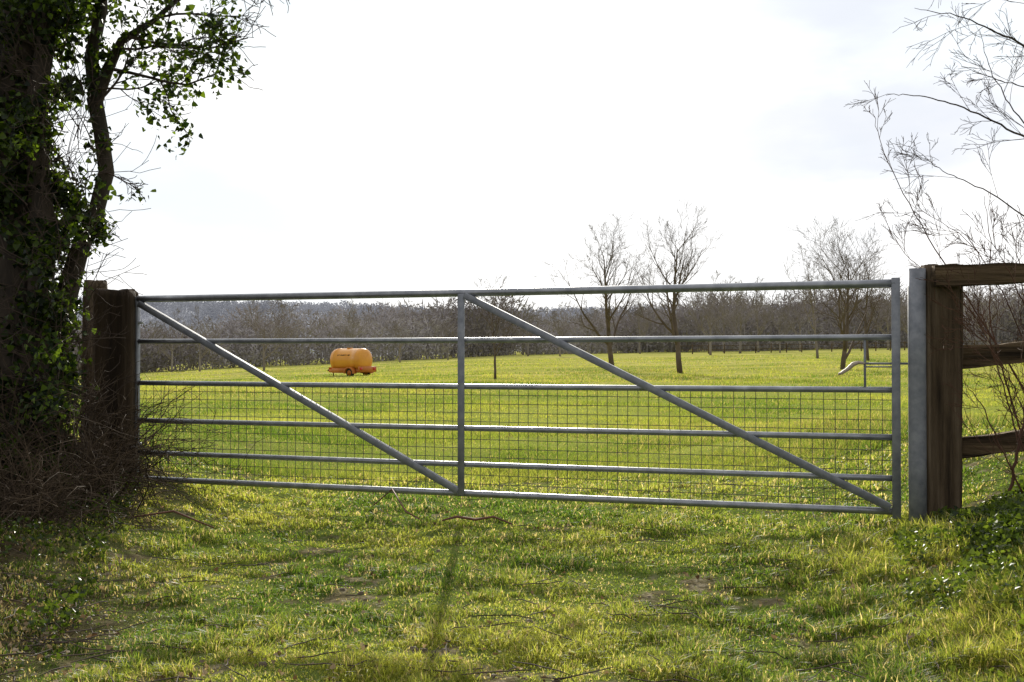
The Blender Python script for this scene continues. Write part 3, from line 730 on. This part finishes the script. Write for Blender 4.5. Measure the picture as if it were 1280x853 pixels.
nz = nt.nodes.new('ShaderNodeTexNoise'); nz.inputs['Scale'].default_value = 1.9; nz.inputs['Detail'].default_value = 7; nz.inputs['Roughness'].default_value = .55; L(mp.outputs[0], nz.inputs['Vector'])
cm = nt.nodes.new('ShaderNodeMapRange'); cm.interpolation_type = 'SMOOTHSTEP'; cm.inputs[1].default_value = .36; cm.inputs[2].default_value = .56; cm.inputs[3].default_value = .4; L(nz.outputs['Fac'], cm.inputs[0])
dt = nt.nodes.new('ShaderNodeVectorMath'); dt.operation = 'DOT_PRODUCT'; L(tc.outputs['Generated'], dt.inputs[0]); dt.inputs[1].default_value = sd
gl = nt.nodes.new('ShaderNodeMapRange'); gl.interpolation_type = 'SMOOTHSTEP'; gl.inputs[1].default_value = -.1; gl.inputs[2].default_value = 1.0; gl.inputs[3].default_value = 6.4; gl.inputs[4].default_value = 12.8
L(dt.outputs['Value'], gl.inputs[0])
cc = nt.nodes.new('ShaderNodeVectorMath'); cc.operation = 'SCALE'; cc.inputs[0].default_value = (1.0, .995, .985); L(gl.outputs[0], cc.inputs['Scale'])
bl = nt.nodes.new('ShaderNodeVectorMath'); bl.operation = 'SCALE'; bl.inputs[0].default_value = (.66, .75, .84); L(gl.outputs[0], bl.inputs['Scale'])
ad = nt.nodes.new('ShaderNodeMix'); ad.data_type = 'RGBA'; ad.inputs[0].default_value = .12; L(bl.outputs[0], ad.inputs[6]); L(sky.outputs[0], ad.inputs[7])
mx = nt.nodes.new('ShaderNodeMix'); mx.data_type = 'RGBA'; L(cm.outputs[0], mx.inputs[0]); L(ad.outputs[2], mx.inputs[6]); L(cc.outputs[0], mx.inputs[7])
cur = mx.outputs[2]
n3 = nt.nodes.new('ShaderNodeTexNoise'); n3.inputs['Scale'].default_value = 3.4; n3.inputs['Detail'].default_value = 5; n3.inputs['Roughness'].default_value = .5; L(mp.outputs[0], n3.inputs['Vector'])
for dirv, lo, hi, colr, amt in (((.33, 1, .235), .984, .9995, (7.6, 7.9, 8.9), .62), ((.22, 1, .16), .986, .9997, (8.8, 9.2, 9.8), .40), ((-.17, 1, .31), .991, .9997, (7.8, 9.2, 10.0), .55), ((-.30, 1, .10), .975, .9995, (8.4, 9.0, 9.6), .5)):
    v = Vector(dirv).normalized()
    d2 = nt.nodes.new('ShaderNodeVectorMath'); d2.operation = 'DOT_PRODUCT'; L(tc.outputs['Generated'], d2.inputs[0]); d2.inputs[1].default_value = v
    r1 = nt.nodes.new('ShaderNodeMapRange'); r1.interpolation_type = 'SMOOTHSTEP'; r1.inputs[1].default_value = lo; r1.inputs[2].default_value = hi; r1.inputs[4].default_value = amt; L(d2.outputs['Value'], r1.inputs[0])
    r2 = nt.nodes.new('ShaderNodeMapRange'); r2.interpolation_type = 'SMOOTHSTEP'; r2.inputs[1].default_value = .34; r2.inputs[2].default_value = .64; L(n3.outputs['Fac'], r2.inputs[0])
    mu = nt.nodes.new('ShaderNodeMath'); mu.operation = 'MULTIPLY'; L(r1.outputs[0], mu.inputs[0]); L(r2.outputs[0], mu.inputs[1])
    m3 = nt.nodes.new('ShaderNodeMix'); m3.data_type = 'RGBA'; L(mu.outputs[0], m3.inputs[0]); L(cur, m3.inputs[6]); m3.inputs[7].default_value = (*colr, 1); cur = m3.outputs[2]
L(cur, bg.inputs[0]); L(bg.outputs[0], wo.inputs[0])

# ---------------- camera
cam = bpy.data.cameras.new('camera'); cam.lens = 1400/1280*36; cam.sensor_width = 36; cam.clip_end = 6000; cam.clip_start = .05
co = bpy.data.objects.new('camera', cam); COL.objects.link(co); co.location = (0, 0, H)
co.rotation_euler = (math.radians(90)+math.atan(19.5/1400), 0, 0); scene.camera = co
scene.view_settings.view_transform = 'Standard'; scene.view_settings.look = 'None'; scene.view_settings.exposure = 0
